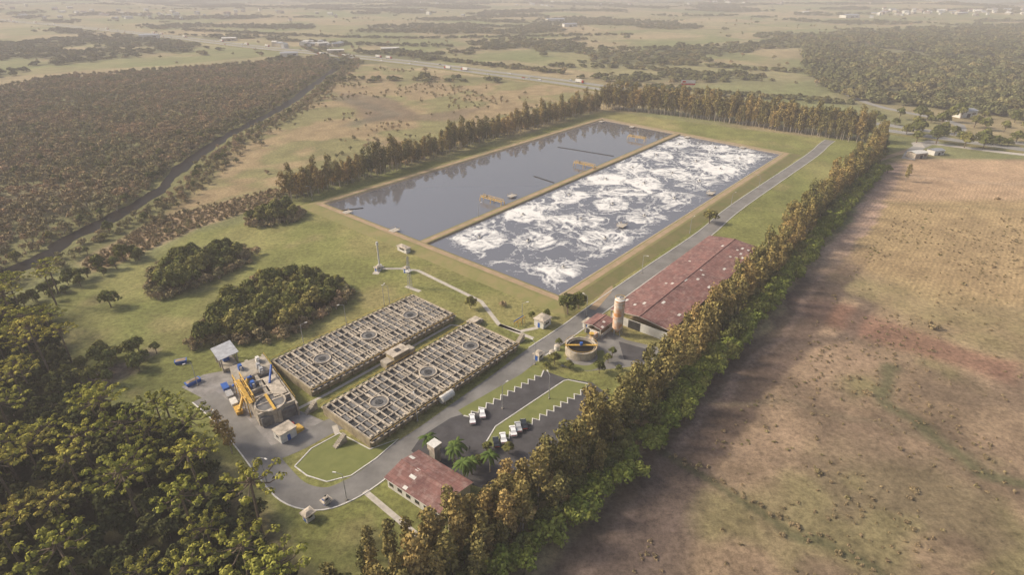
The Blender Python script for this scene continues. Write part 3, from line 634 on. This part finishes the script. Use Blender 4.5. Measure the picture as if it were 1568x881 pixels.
def person(x_,y_,a_):
    me=bpy.data.meshes.new('person')
    V=[(0,0,.95),(0,0,1.2),(0,0,1.45),(0,0,1.55),(0,.01,1.66),(0,.01,1.76),(-.1,0,.9),(-.12,.05,.5),(-.12,.0,.08),(-.12,.14,.04),(.1,0,.9),(.13,-.05,.5),(.14,-.12,.08),(.14,.02,.04),(-.19,0,1.42),(-.26,-.02,1.15),(-.27,.08,.9),(-.27,.12,.8),(.19,0,1.42),(.26,.02,1.15),(.27,-.02,.9),(.27,.0,.8)]
    E=[(0,1),(1,2),(2,3),(3,4),(4,5),(0,6),(6,7),(7,8),(8,9),(0,10),(10,11),(11,12),(12,13),(2,14),(14,15),(15,16),(16,17),(2,18),(18,19),(19,20),(20,21)]
    me.from_pydata(V,E,[]);ob=place('person',me,x_,y_,a_,.04)
    md=ob.modifiers.new('skin','SKIN');rr=[.15,.15,.16,.06,.1,.08,.1,.07,.05,.04,.1,.07,.05,.04,.07,.05,.04,.035,.07,.05,.04,.035]
    for i_,r in enumerate(rr): me.skin_vertices[0].data[i_].radius=(r,r*.8)
    me.skin_vertices[0].data[0].use_root=True
    ob.modifiers.new('sub','SUBSURF').levels=1;me.materials.append(M['carblack'])
person(-13,127.5,1.0);person(-12.2,128.2,-2)

# ---------------------------------------------------------------- trees
def leafquads(Cn,Nn,size,rng,asp=.75):
    n_=len(Cn);Nn=Nn/(np.linalg.norm(Nn,axis=1)[:,None]+1e-9);r=rng.normal(size=(n_,3));t_=np.cross(Nn,r);t_/=np.linalg.norm(t_,axis=1)[:,None]+1e-9;b_=np.cross(Nn,t_)
    s=size*rng.uniform(.6,1.3,(n_,1));sk=rng.uniform(-.4,.4,(n_,1))
    V=np.stack([Cn-t_*s-b_*s*asp*(1+sk),Cn+t_*s*(1+sk)-b_*s*asp,Cn+t_*s*(1-sk)+b_*s*asp,Cn-t_*s+b_*s*asp*(1-sk)],1).reshape(-1,3)
    return V
def tree(name,lobes,nl,size,limbs,mleaf,mbark,seed,jit=.45,zmin=-.45):
    rng=np.random.default_rng(seed);VV=[];sh=[];
    for (cx,cy,cz,r,fl) in lobes:
        k_=max(8,int(nl*r*r));d=rng.normal(size=(k_*2,3));d/=np.linalg.norm(d,axis=1)[:,None];d=d[d[:,2]>zmin][:k_]
        rad=r*rng.uniform(.6,1.08,(len(d),1))*(.85+.3*vn(d[:,0]*2.5+cx+9,d[:,1]*2.5+cy+9,3))[:,None]
        P_=np.array([cx,cy,cz])+d*rad*np.array([1,1,fl]);VV.append(leafquads(P_,d+rng.normal(size=d.shape)*jit+np.array([0,0,.25]),size,rng))
        sh.append(rng.uniform(.65,1.3,len(d))*rng.uniform(.75,1.25))
    V=np.concatenate(VV);sh=np.concatenate(sh);nf=len(V)//4;F_=[list(range(4*i,4*i+4)) for i in range(nf)];V=V.tolist();mi=[0]*nf;sh=sh.tolist()
    o=Obj('b')
    for l_ in limbs: o.tube('x','bark',*l_,n=5)
    if limbs:
        p=o.p['x'];b0=len(V);V+=p[0];F_+=[[i+b0 for i in f] for f in p[1]];mi+=[1]*len(p[1]);sh+=[1]*len(p[1])
    return mesh_np(name,V,F_,[M[mleaf],M[mbark]],mi,sh)
def broad(name,seed,h=11,w=4.5,mleaf='leafN',size=.42,dens=17,nl=11):
    rng=np.random.default_rng(seed);L=[];B=[((0,0,0),(.2,0,h*.35),.035*h,.025*h)]
    for i in range(nl):
        a_=i*2.4+rng.uniform(-.4,.4);q=math.sqrt((i+.3)/nl);rr=w*.72*q;zz=h*(.78-.33*q*q)+rng.uniform(-.06,.06)*h;r=w*rng.uniform(.32,.52)
        c_=(rr*math.cos(a_),rr*math.sin(a_),zz);L.append((*c_,r,.8));B.append(((.2,0,h*.3),(c_[0]*.8,c_[1]*.8,c_[2]-.2),.015*h,.006*h))
    return tree(name,L,dens,size,B,mleaf,'bark',seed)
def euc(name,seed,h=22,sp=2.6,mleaf='leafE',low=.34):
    rng=np.random.default_rng(seed);bx,by=rng.uniform(-.8,.8,2);L=[];B=[((0,0,0),(bx*.5,by*.5,h*.5),.3,.2),((bx*.5,by*.5,h*.5),(bx,by,h*.93),.2,.05)]
    n_=16
    for i in range(n_):
        f=low+(1-low)*i/(n_-1);a_=i*2.4+rng.uniform(-.6,.6);q=sp*(1-.75*abs(f-.62)/.5)*rng.uniform(.45,1.1);q=max(q,.2)
        c_=(bx*f+q*math.cos(a_),by*f+q*math.sin(a_),h*f*.97);L.append((*c_,rng.uniform(1.15,2.1),1.1));B.append(((bx*f,by*f,c_[2]-1.8),(c_[0],c_[1],c_[2]),.07,.03))
    return tree(name,L,16,.38,B,mleaf,'pbark',seed,jit=.7,zmin=-.9)
def arau(name,seed,h=17,w=6.0,n0=9):
    # Parana pine: bare bole, whorls of up-curved arms ending in separate needle tufts, flat umbrella top
    rng=np.random.default_rng(seed);L=[];B=[((0,0,0),(0,0,h*.97),.40,.22)]
    for t_,(zz,rr,n_) in enumerate(((h*.90,w,n0),(h*.94,w*.60,n0-3),(h*.97,w*.25,3))):
        for i in range(n_):
            a_=i*6.283/n_+rng.uniform(-.12,.12)+t_*.5;q=rr*rng.uniform(.85,1.08);p1=(q*.6*math.cos(a_),q*.6*math.sin(a_),zz-.8);p2=(q*math.cos(a_),q*math.sin(a_),zz+.5+rng.uniform(-.25,.25))
            B+=[((0,0,zz-.3),p1,.16,.12),(p1,p2,.12,.08)]
            L.append((*p2,rng.uniform(.9,1.2),.42))
            L.append((q*.78*math.cos(a_),q*.78*math.sin(a_),zz+.15,.55,.45))
    L.append((0,0,h,.9,.5))
    return tree(name,L,30,.25,B,'leafA','bark',seed,jit=.28,zmin=0.0)
def shrub(name,seed,h=4.2,w=3.2,mleaf='leafS',size=.36,dens=16,nl=6):
    rng=np.random.default_rng(seed);L=[];B=[]
    for i in range(nl):
        a_=i*2.4+rng.uniform(-.5,.5);q=math.sqrt((i+.2)/nl)*w*.65;r=w*rng.uniform(.33,.55);c_=(q*math.cos(a_),q*math.sin(a_),h*rng.uniform(.45,.8));L.append((*c_,r,.85));B.append(((0,0,0),c_,.12,.04))
    return tree(name,L,dens,size,B,mleaf,'pbark',seed,jit=.6)
def clump(name,seed,mleaf='leafF'):
    rng=np.random.default_rng(seed);L=[]
    for i in range(14):
        a_=rng.uniform(0,6.28);q=10*math.sqrt(rng.random());L.append((q*math.cos(a_),q*.7*math.sin(a_),rng.uniform(3,7),rng.uniform(2.2,4.2),1.0))
    return tree(name,L,4.5,.95,[],mleaf,'bark',seed,jit=.5,zmin=-.3)
def grp(name,meshes):
    c_=bpy.data.collections.new(name)
    for m_ in meshes: c_.objects.link(bpy.data.objects.new(m_.name,m_))
    return c_,len(meshes)
brM=[broad('broadleaf_a',1),broad('broadleaf_b',2,12,5.2,nl=13),broad('broadleaf_c',3,9,4.2),broad('broadleaf_d',4,10,3.6,nl=9)]
eM=[euc('eucalyptus_a',5),euc('eucalyptus_b',6,20,2.3),euc('eucalyptus_c',7,24,3.0,low=.42),euc('eucalyptus_d',8,18,2.6,low=.28)]
aM=[arau('araucaria_a',9),arau('araucaria_b',10,18,5.2,8),arau('araucaria_c',12,15.5,6.4,10)]
G_nat=grp('native_trees_source',brM);G_euc=grp('eucalyptus_source',eM);G_ar=grp('araucaria_source',aM)
G_un=grp('understorey_source',[broad('understorey_a',61,8,4.6,'leafU'),broad('understorey_b',62,7,4.0,'leafU'),broad('understorey_c',63,9,4.2,'leafU'),broad('understorey_d',64,8,4.3,'leafU')])
G_sw=grp('swamp_source',[shrub('swamp_a',20),shrub('swamp_b',21,5.2,3.4),shrub('swamp_c',22,3.4,2.8),shrub('swamp_d',23,6,2.6)])
G_gr=grp('bright_source',[broad('bright_a',30,8,3.6,'leafG',.36,20),broad('bright_b',31,6.5,3.2,'leafG',.36,20)])
G_far=grp('far_source',[clump('far_a',40),clump('far_b',41),clump('far_c',42)])
G_tuft=grp('tuft_source',[shrub('tuft_a',50,.7,1.0,'leafD',.2,40,4),shrub('tuft_b',51,1.1,1.3,'leafD',.22,30,5),shrub('tuft_c',52,.6,1.3,'leafD',.2,35,4)])
GT={}
def gn(coll):
    if coll.name in GT: return GT[coll.name]
    t_=bpy.data.node_groups.new('scatter_'+coll.name,'GeometryNodeTree');t_.interface.new_socket('Geometry',in_out='INPUT',socket_type='NodeSocketGeometry');t_.interface.new_socket('Geometry',in_out='OUTPUT',socket_type='NodeSocketGeometry')
    N=t_.nodes;L=t_.links;gi=N.new('NodeGroupInput');go=N.new('NodeGroupOutput');ci=N.new('GeometryNodeCollectionInfo');ci.inputs['Collection'].default_value=coll;ci.inputs['Separate Children'].default_value=True;ci.inputs['Reset Children'].default_value=True
    ip=N.new('GeometryNodeInstanceOnPoints');ip.inputs['Pick Instance'].default_value=True
    def na_(nm,dt):
        q=N.new('GeometryNodeInputNamedAttribute');q.data_type=dt;q.inputs['Name'].default_value=nm;return q.outputs['Attribute']
    L.new(gi.outputs[0],ip.inputs['Points']);L.new(ci.outputs[0],ip.inputs['Instance']);L.new(na_('idx','INT'),ip.inputs['Instance Index']);L.new(na_('rot','FLOAT_VECTOR'),ip.inputs['Rotation']);L.new(na_('scl','FLOAT_VECTOR'),ip.inputs['Scale']);L.new(ip.outputs[0],go.inputs[0])
    GT[coll.name]=t_;return t_
TOT=0
def scatter(name,P,G,s0,s1,zs=(.85,1.2)):
    global TOT
    P=np.asarray(P,float);P=P[(P[:,1]>45)&(np.abs(P[:,0])<P[:,1]*.98+70)];n_=len(P);TOT+=n_
    if n_==0: return
    me=bpy.data.meshes.new(name);V=np.stack([P[:,0],P[:,1],hz(P[:,0],P[:,1])-.05],1).astype(np.float32);me.vertices.add(n_);me.vertices.foreach_set('co',V.ravel())
    a=me.attributes.new('idx','INT','POINT');a.data.foreach_set('value',R.integers(0,G[1],n_).astype(np.int32))
    rt=np.zeros((n_,3),np.float32);rt[:,2]=R.uniform(0,6.28,n_);rt[:,0]=R.normal(0,.03,n_);rt[:,1]=R.normal(0,.03,n_);a=me.attributes.new('rot','FLOAT_VECTOR','POINT');a.data.foreach_set('vector',rt.ravel())
    s=R.uniform(s0,s1,(n_,1));S=np.concatenate([s,s,s*R.uniform(zs[0],zs[1],(n_,1))],1).astype(np.float32);a=me.attributes.new('scl','FLOAT_VECTOR','POINT');a.data.foreach_set('vector',S.ravel())
    ob=place(name,me,0,0);md=ob.modifiers.new('scatter','NODES');md.node_group=gn(G[0]);return ob
def fill(pl,sp,dens=None):
    xs=[p[0] for p in pl];ys=[p[1] for p in pl];a_,b_=np.meshgrid(np.arange(min(xs),max(xs),sp),np.arange(min(ys),max(ys),sp*.9));a_=a_+sp/2*(np.arange(a_.shape[0])%2)[:,None]
    a_=a_.ravel()+R.uniform(-.4,.4,a_.size)*sp;b_=b_.ravel()+R.uniform(-.4,.4,b_.size)*sp
    k_=inside(a_,b_,pl);a_,b_=a_[k_],b_[k_]
    if dens is not None: k_=dens(a_,b_)>R.random(len(a_));a_,b_=a_[k_],b_[k_]
    return np.stack([a_,b_],1)
def along(pl,sp,offs,jit=1.0):
    P=smooth_pl(pl,20);c_=np.concatenate([[0],np.cumsum(np.linalg.norm(np.diff(P,axis=0),axis=1))]);N=normals(P);out=[]
    for o_ in offs:
        s=np.arange(0,c_[-1],sp);s=s+R.uniform(-.3,.3,len(s))*sp;X_=np.interp(s,c_,P[:,0])+np.interp(s,c_,N[:,0])*o_;Y_=np.interp(s,c_,P[:,1])+np.interp(s,c_,N[:,1])*o_
        out.append(np.stack([X_,Y_],1)+R.normal(0,jit,(len(s),2)))
    return np.concatenate(out)
scatter('swamp_forest',fill(SWAMP,5.7,lambda a_,b_:.62+.38*sstep(.35,.5,fbm(a_/40,b_/40,8,3))),G_sw,.75,1.35)
scatter('swamp_forest_tall_trees',fill(SWAMP,20,lambda a_,b_:.4*sstep(.4,.6,fbm(a_/120,b_/120,28,3))+.05),G_nat,.4,.65)
scatter('riverbank_trees',np.concatenate([along(RIVER,4.5,(-13,-17),1.8),along(RIVER,4.5,(8.5,12),1.4)]),G_sw,.45,.85)
scatter('riverbank_thicket',along(RIVER[4:],5,(-22,-28),4),G_sw,.5,1.0);scatter('riverbank_tall_trees',along(RIVER,18,(-20,11),3),G_nat,.4,.65)
scatter('native_forest',fill(FOREST,6.0),G_un,.6,.95);scatter('araucaria_forest',fill(FOREST,10.5,lambda a_,b_:.5+.6*sstep(.4,.6,fbm(a_/25,b_/25,71,3))),G_ar,.75,1.1)
for nm,pl in(('tree_grove',CL1),('tree_grove',CL2),('tree_grove',CL3)): scatter(nm,fill(pl,4.8),G_nat,.6,1.0)
scatter('grove_edge_shrubs',np.concatenate([along(list(pl)+[pl[0]],3,(0,-2),1) for pl in (CL1,CL2,CL3)]),G_sw,.5,.9)
scatter('eucalyptus_row',along([(-134,343),(-85,405),(-19,495),(95,628)],3.8,(2,6),.8),G_euc,.62,.9)
scatter('eucalyptus_row_understorey',along([(-134,343),(-85,405),(-19,495),(95,628)],4,(9,14,19),2),G_sw,.8,1.4)
scatter('eucalyptus_windbreak',along([(98,640),(174,596),(245,536),(296,490)],3.8,(-3,1,5,9),1),G_euc,.9,1.1)
scatter('eucalyptus_belt',along(BELT,4.3,(-3.5,1),1.3),G_euc,.62,.92)
scatter('belt_broadleaf',along(BELT,5,(-5.5,-1,3),1.4),G_nat,.5,.8);scatter('belt_bright_shrubs',along(BELT[1:],3.8,(5,7.5,9.5),1.1),G_gr,.6,1.0)
scatter('belt_near_grove',fill([(-36,92),(-12,104),(8,118),(22,134),(30,140),(34,134),(4,98),(-20,70),(-45,70)],7),G_euc,.5,.72)
# meadows
scatter('meadow_shrubs',fill(FIELDM,8,lambda a_,b_:.012+.5*sstep(.55,.63,fbm(a_/55,b_/55,63,3))),G_sw,.35,.8)
scatter('field_tufts',fill(RFIELD,2.3,lambda a_,b_:(b_<330)*(.05+.35*sstep(.48,.62,fbm(a_/22,b_/22,64,3)))*(segd(a_,b_,DIRT)>12)),G_tuft,.3,.7)
scatter('field_shrubs',fill([(60,120),(80,170),(140,210),(200,300),(420,420),(400,60),(40,60)],16,lambda a_,b_:.07+0*a_),G_tuft,1.0,2.0)
scatter('ditch_shrubs',along(DITCH+[(120,50)],2.6,(0,1),.8),G_tuft,.3,.9)
scatter('dry_cane_field',fill(FIELDL,3),G_tuft,1.0,1.7)
scatter('lawn_edge_shrubs',np.concatenate([fill([(-160,165),(-140,185),(-125,178),(-128,160),(-145,152)],5,lambda a_,b_:.7+0*a_),along([(-200,210),(-190,240),(-180,262)],5,(0,5),2)]),G_nat,.4,.75)
scatter('garden_shrubs',np.array([(17.5,184),(34,172),(37,167.5),(30,166),(15,171),(12,169),(20,168.5),(-7,128),(-1,127),(-9,122),(36,176),(14,204),(8,203)]),G_nat,.28,.45)
# far country
BX=[(-3600,820),(3600,820),(6200,6000),(-6200,6000)]
def fdens(a_,b_):
    f=fbm(a_/240,b_/190,50,4);h_=segd(a_,b_,HWY);return (sstep(.545,.59,f)*.9+.005)*(h_>45)*(~inside(a_,b_,SWAMP))*(sstep(760,900,b_+.4*np.abs(a_)))
scatter('distant_woodland',fill(BX,20,fdens),G_far,.55,1.0,(.55,.9))
scatter('distant_forest_east',fill(FARR,15,lambda a_,b_:(segd(a_,b_,HWY)>40)*sstep(.30,.42,fbm(a_/120,b_/120,51,3))),G_far,.7,1.15)
scatter('distant_hedgerows',np.concatenate([along(p,13,(0,8),3) for p in ([(-227,1193),(-120,1060),(71,905)],[(-166,1120),(0,1300),(175,1473)],[(235,1041),(404,923),(520,900)],[(175,1250),(409,1253),(700,1300)],[(140,800),(250,720),(380,660)],[(-900,1750),(-300,1500),(300,1600)],[(60,980),(180,960),(300,860)],[(-560,1450),(-300,1330),(-120,1300)])]),G_far,.5,.8,(.7,1))
scatter('savanna_shrubs',fill([(-900,860),(900,760),(2000,2400),(-2000,2400)],28,lambda a_,b_:.12*sstep(.4,.65,fbm(a_/90,b_/90,87,3))*(segd(a_,b_,HWY)>32)*(~inside(a_,b_,SWAMP))),G_sw,.8,1.6)
scatter('roadside_trees',np.concatenate([fill([(318,480),(350,520),(430,520),(520,430),(440,440),(370,490)],13,lambda a_,b_:.4+0*a_),fill([(290,500),(350,600),(480,600),(640,640),(560,400),(430,520),(330,505)],17,lambda a_,b_:.4+0*a_)]),G_nat,.7,1.3)
for p,s in (((22.5,206),.85),((27.5,211),.75),((110,307),1.0),((-166,212),.95),((-17,211),.5),((366,474),1.3),((352,488),1.4),((378,470),1.2),((395,480),1.1)): place('broadleaf_tree',brM[int(p[0])%3],p[0],p[1],p[0],0,s)
place('garden_shrub',bpy.data.meshes['swamp_a'],-4,213,0,0,.6)
for p in ((-84,131),(265,384),(-80,127)): place('eucalyptus_tree',eM[1],p[0],p[1],p[1],0,.6)
for p in ((-190,214),(-186,183),(-196,224)): place('araucaria_tree',aM[1],p[0],p[1],p[0],0,.9)
def palm(seed,h):
    rng=np.random.default_rng(seed);V=[];F_=[];o=Obj('b');o.tube('x','bark',(0,0,0),(0,0,h),.25,.16,n=8)
    for i in range(18):
        a_=i*2.4;el=rng.uniform(-.2,1.0);L_=rng.uniform(2.6,3.4)
        for s in range(7):
            f=s/7;f2=(s+1)/7
            def pt(f): r=L_*f;return np.array([r*math.cos(a_)*math.cos(el*.6),r*math.sin(a_)*math.cos(el*.6),h+r*math.sin(el)-1.6*f*f*L_*.5])
            p,q=pt(f),pt(f2);sd=np.array([-math.sin(a_),math.cos(a_),0]);w_=.45*math.sin(math.pi*(.15+.8*f));w2=.45*math.sin(math.pi*(.15+.8*f2))
            for sg in(-1,1):
                b0=len(V);V+=[p,q,q+sd*sg*w2-np.array([0,0,.35*w2]),p+sd*sg*w_-np.array([0,0,.35*w_])];F_.append([b0,b0+1,b0+2,b0+3])
    nf=len(F_);p=o.p['x'];b0=len(V);V+=[np.array(v_) for v_ in p[0]];F_+=[[i+b0 for i in f] for f in p[1]]
    return mesh_np('palm',V,F_,[M['leafP'],M['pbark']],[0]*nf+[1]*len(p[1]),[1]*len(F_))
pm=[palm(1,5),palm(2,6.5)]
for i,p in enumerate(((-24,128.5),(-16,122.5),(-11,119),(-6,120),(-15.5,126),(-13,117))): place('palm_tree',pm[i%2],p[0],p[1],i,0,1)
def farb(name,x_,y_,lx,ly,h_,m_='white',a_=.3):
    o=Obj(name,x_,y_,a_,float(hz(np.array([x_]),np.array([y_]))[0]));o.box('walls',m_,0,0,0,h_,lx,ly);hl,hw=lx/2+.5,ly/2+.5
    o.add('roof','metalroof' if m_=='white' else 'white',[(-hl,-hw,h_+.05),(hl,-hw,h_+.05),(hl,0,h_+ly*.12),(-hl,0,h_+ly*.12),(hl,hw,h_+.05),(-hl,hw,h_+.05)],[(0,1,2,3),(3,2,4,5)]);o.box('doors','dark',0,-ly/2-.05,0,h_*.6,lx*.2,.08);o.box('windows','glass',lx*.3,-ly/2-.05,h_*.4,h_*.7,lx*.2,.08);o.finish()
for a in ((143,2137,60,25,9,'white'),(170,1900,40,20,8,'white'),(-235,1215,34,14,6,'conc'),(-400,1130,30,16,6,'white'),(-853,1500,40,20,8,'white'),(-640,1440,30,16,6,'cream'),(460,440,60,14,4,'white'),(500,560,24,14,6,'cream'),(450,600,22,12,6,'white'),(310,446,12,8,4,'cream'),(330,455,10,7,3.5,'white'),(-330,1180,30,12,6,'cream'),(1200,2300,60,30,9,'white'),(520,470,20,12,5,'conc')): farb('warehouse',*a)
def town(name,cx,cy,n_,sx,sy):
    o=Obj(name,0,0)
    for i in range(n_):
        a_=random.gauss(cx,sx);b_=random.gauss(cy,sy);zz=float(hz(np.array([a_]),np.array([b_]))[0]);s=random.uniform(10,28);h_=random.uniform(4,9);m_=random.choice(['white','white','cream','conc'])
        an=random.uniform(0,3);o.box('walls',m_,a_,b_,zz-3,zz+h_,s,s*.6,an);o.box('roofs',random.choice(['redroof','metalroof','white']),a_,b_,zz+h_,zz+h_+2.2,s*1.05,s*.65,an,ty=.15)
    o.finish()
town('distant_town',1650,2500,70,220,90);town('distant_town',-1400,2500,60,600,160);town('distant_town',600,3600,60,900,200);town('roadside_settlement',-420,1330,14,60,30)

# ---------------------------------------------------------------- light, haze, camera
w=bpy.data.worlds.new('World');scene.world=w;w.use_nodes=True;n=w.node_tree.nodes;l=w.node_tree.links;bg=n['Background']
sky=n.new('ShaderNodeTexSky');sky.sky_type='NISHITA';sky.sun_disc=False
sd=Vector((-.85,.15,.0)).normalized();el=math.radians(35);sdir=Vector((sd.x*math.cos(el),sd.y*math.cos(el),math.sin(el)))
sky.sun_elevation=el;sky.sun_rotation=math.atan2(sdir.x,sdir.y);sky.air_density=1.0;sky.dust_density=5;sky.ozone_density=1.0
l.new(sky.outputs[0],bg.inputs[0]);bg.inputs[1].default_value=.15
sl=bpy.data.lights.new('sun','SUN');sl.energy=5.0;sl.angle=math.radians(9);sl.color=(1,.86,.70);so=bpy.data.objects.new('sun',sl);so.rotation_euler=sdir.to_track_quat('Z','Y').to_euler();so.location=(0,0,500);link(so)
hm=bpy.data.materials.new('haze_air');hm.use_nodes=True;n=hm.node_tree.nodes;n.remove(n['Principled BSDF']);vs=n.new('ShaderNodeVolumeScatter');vs.inputs['Density'].default_value=.00028;vs.inputs['Color'].default_value=(1.0,.95,.96,1);vs.inputs['Anisotropy'].default_value=0
hm.node_tree.links.new(vs.outputs[0],n['Material Output'].inputs['Volume'])
o=Obj('haze_layer');M['haze']=hm;o.box('air','haze',0,7000,-60,300,24000,16000);place('haze_layer',o.mesh(),0,0)
cd=bpy.data.cameras.new('camera');cd.sensor_width=36;cd.lens=36*900/1568;cd.clip_end=40000;cd.clip_start=1
cam=bpy.data.objects.new('camera',cd);cam.location=(0,0,120);cam.rotation_euler=(math.radians(90)-math.atan(470/900),0,0);link(cam);scene.camera=cam
scene.view_settings.view_transform='Standard';scene.view_settings.look='None';scene.view_settings.exposure=0
print('instances',TOT,'done',time.time()-T0)
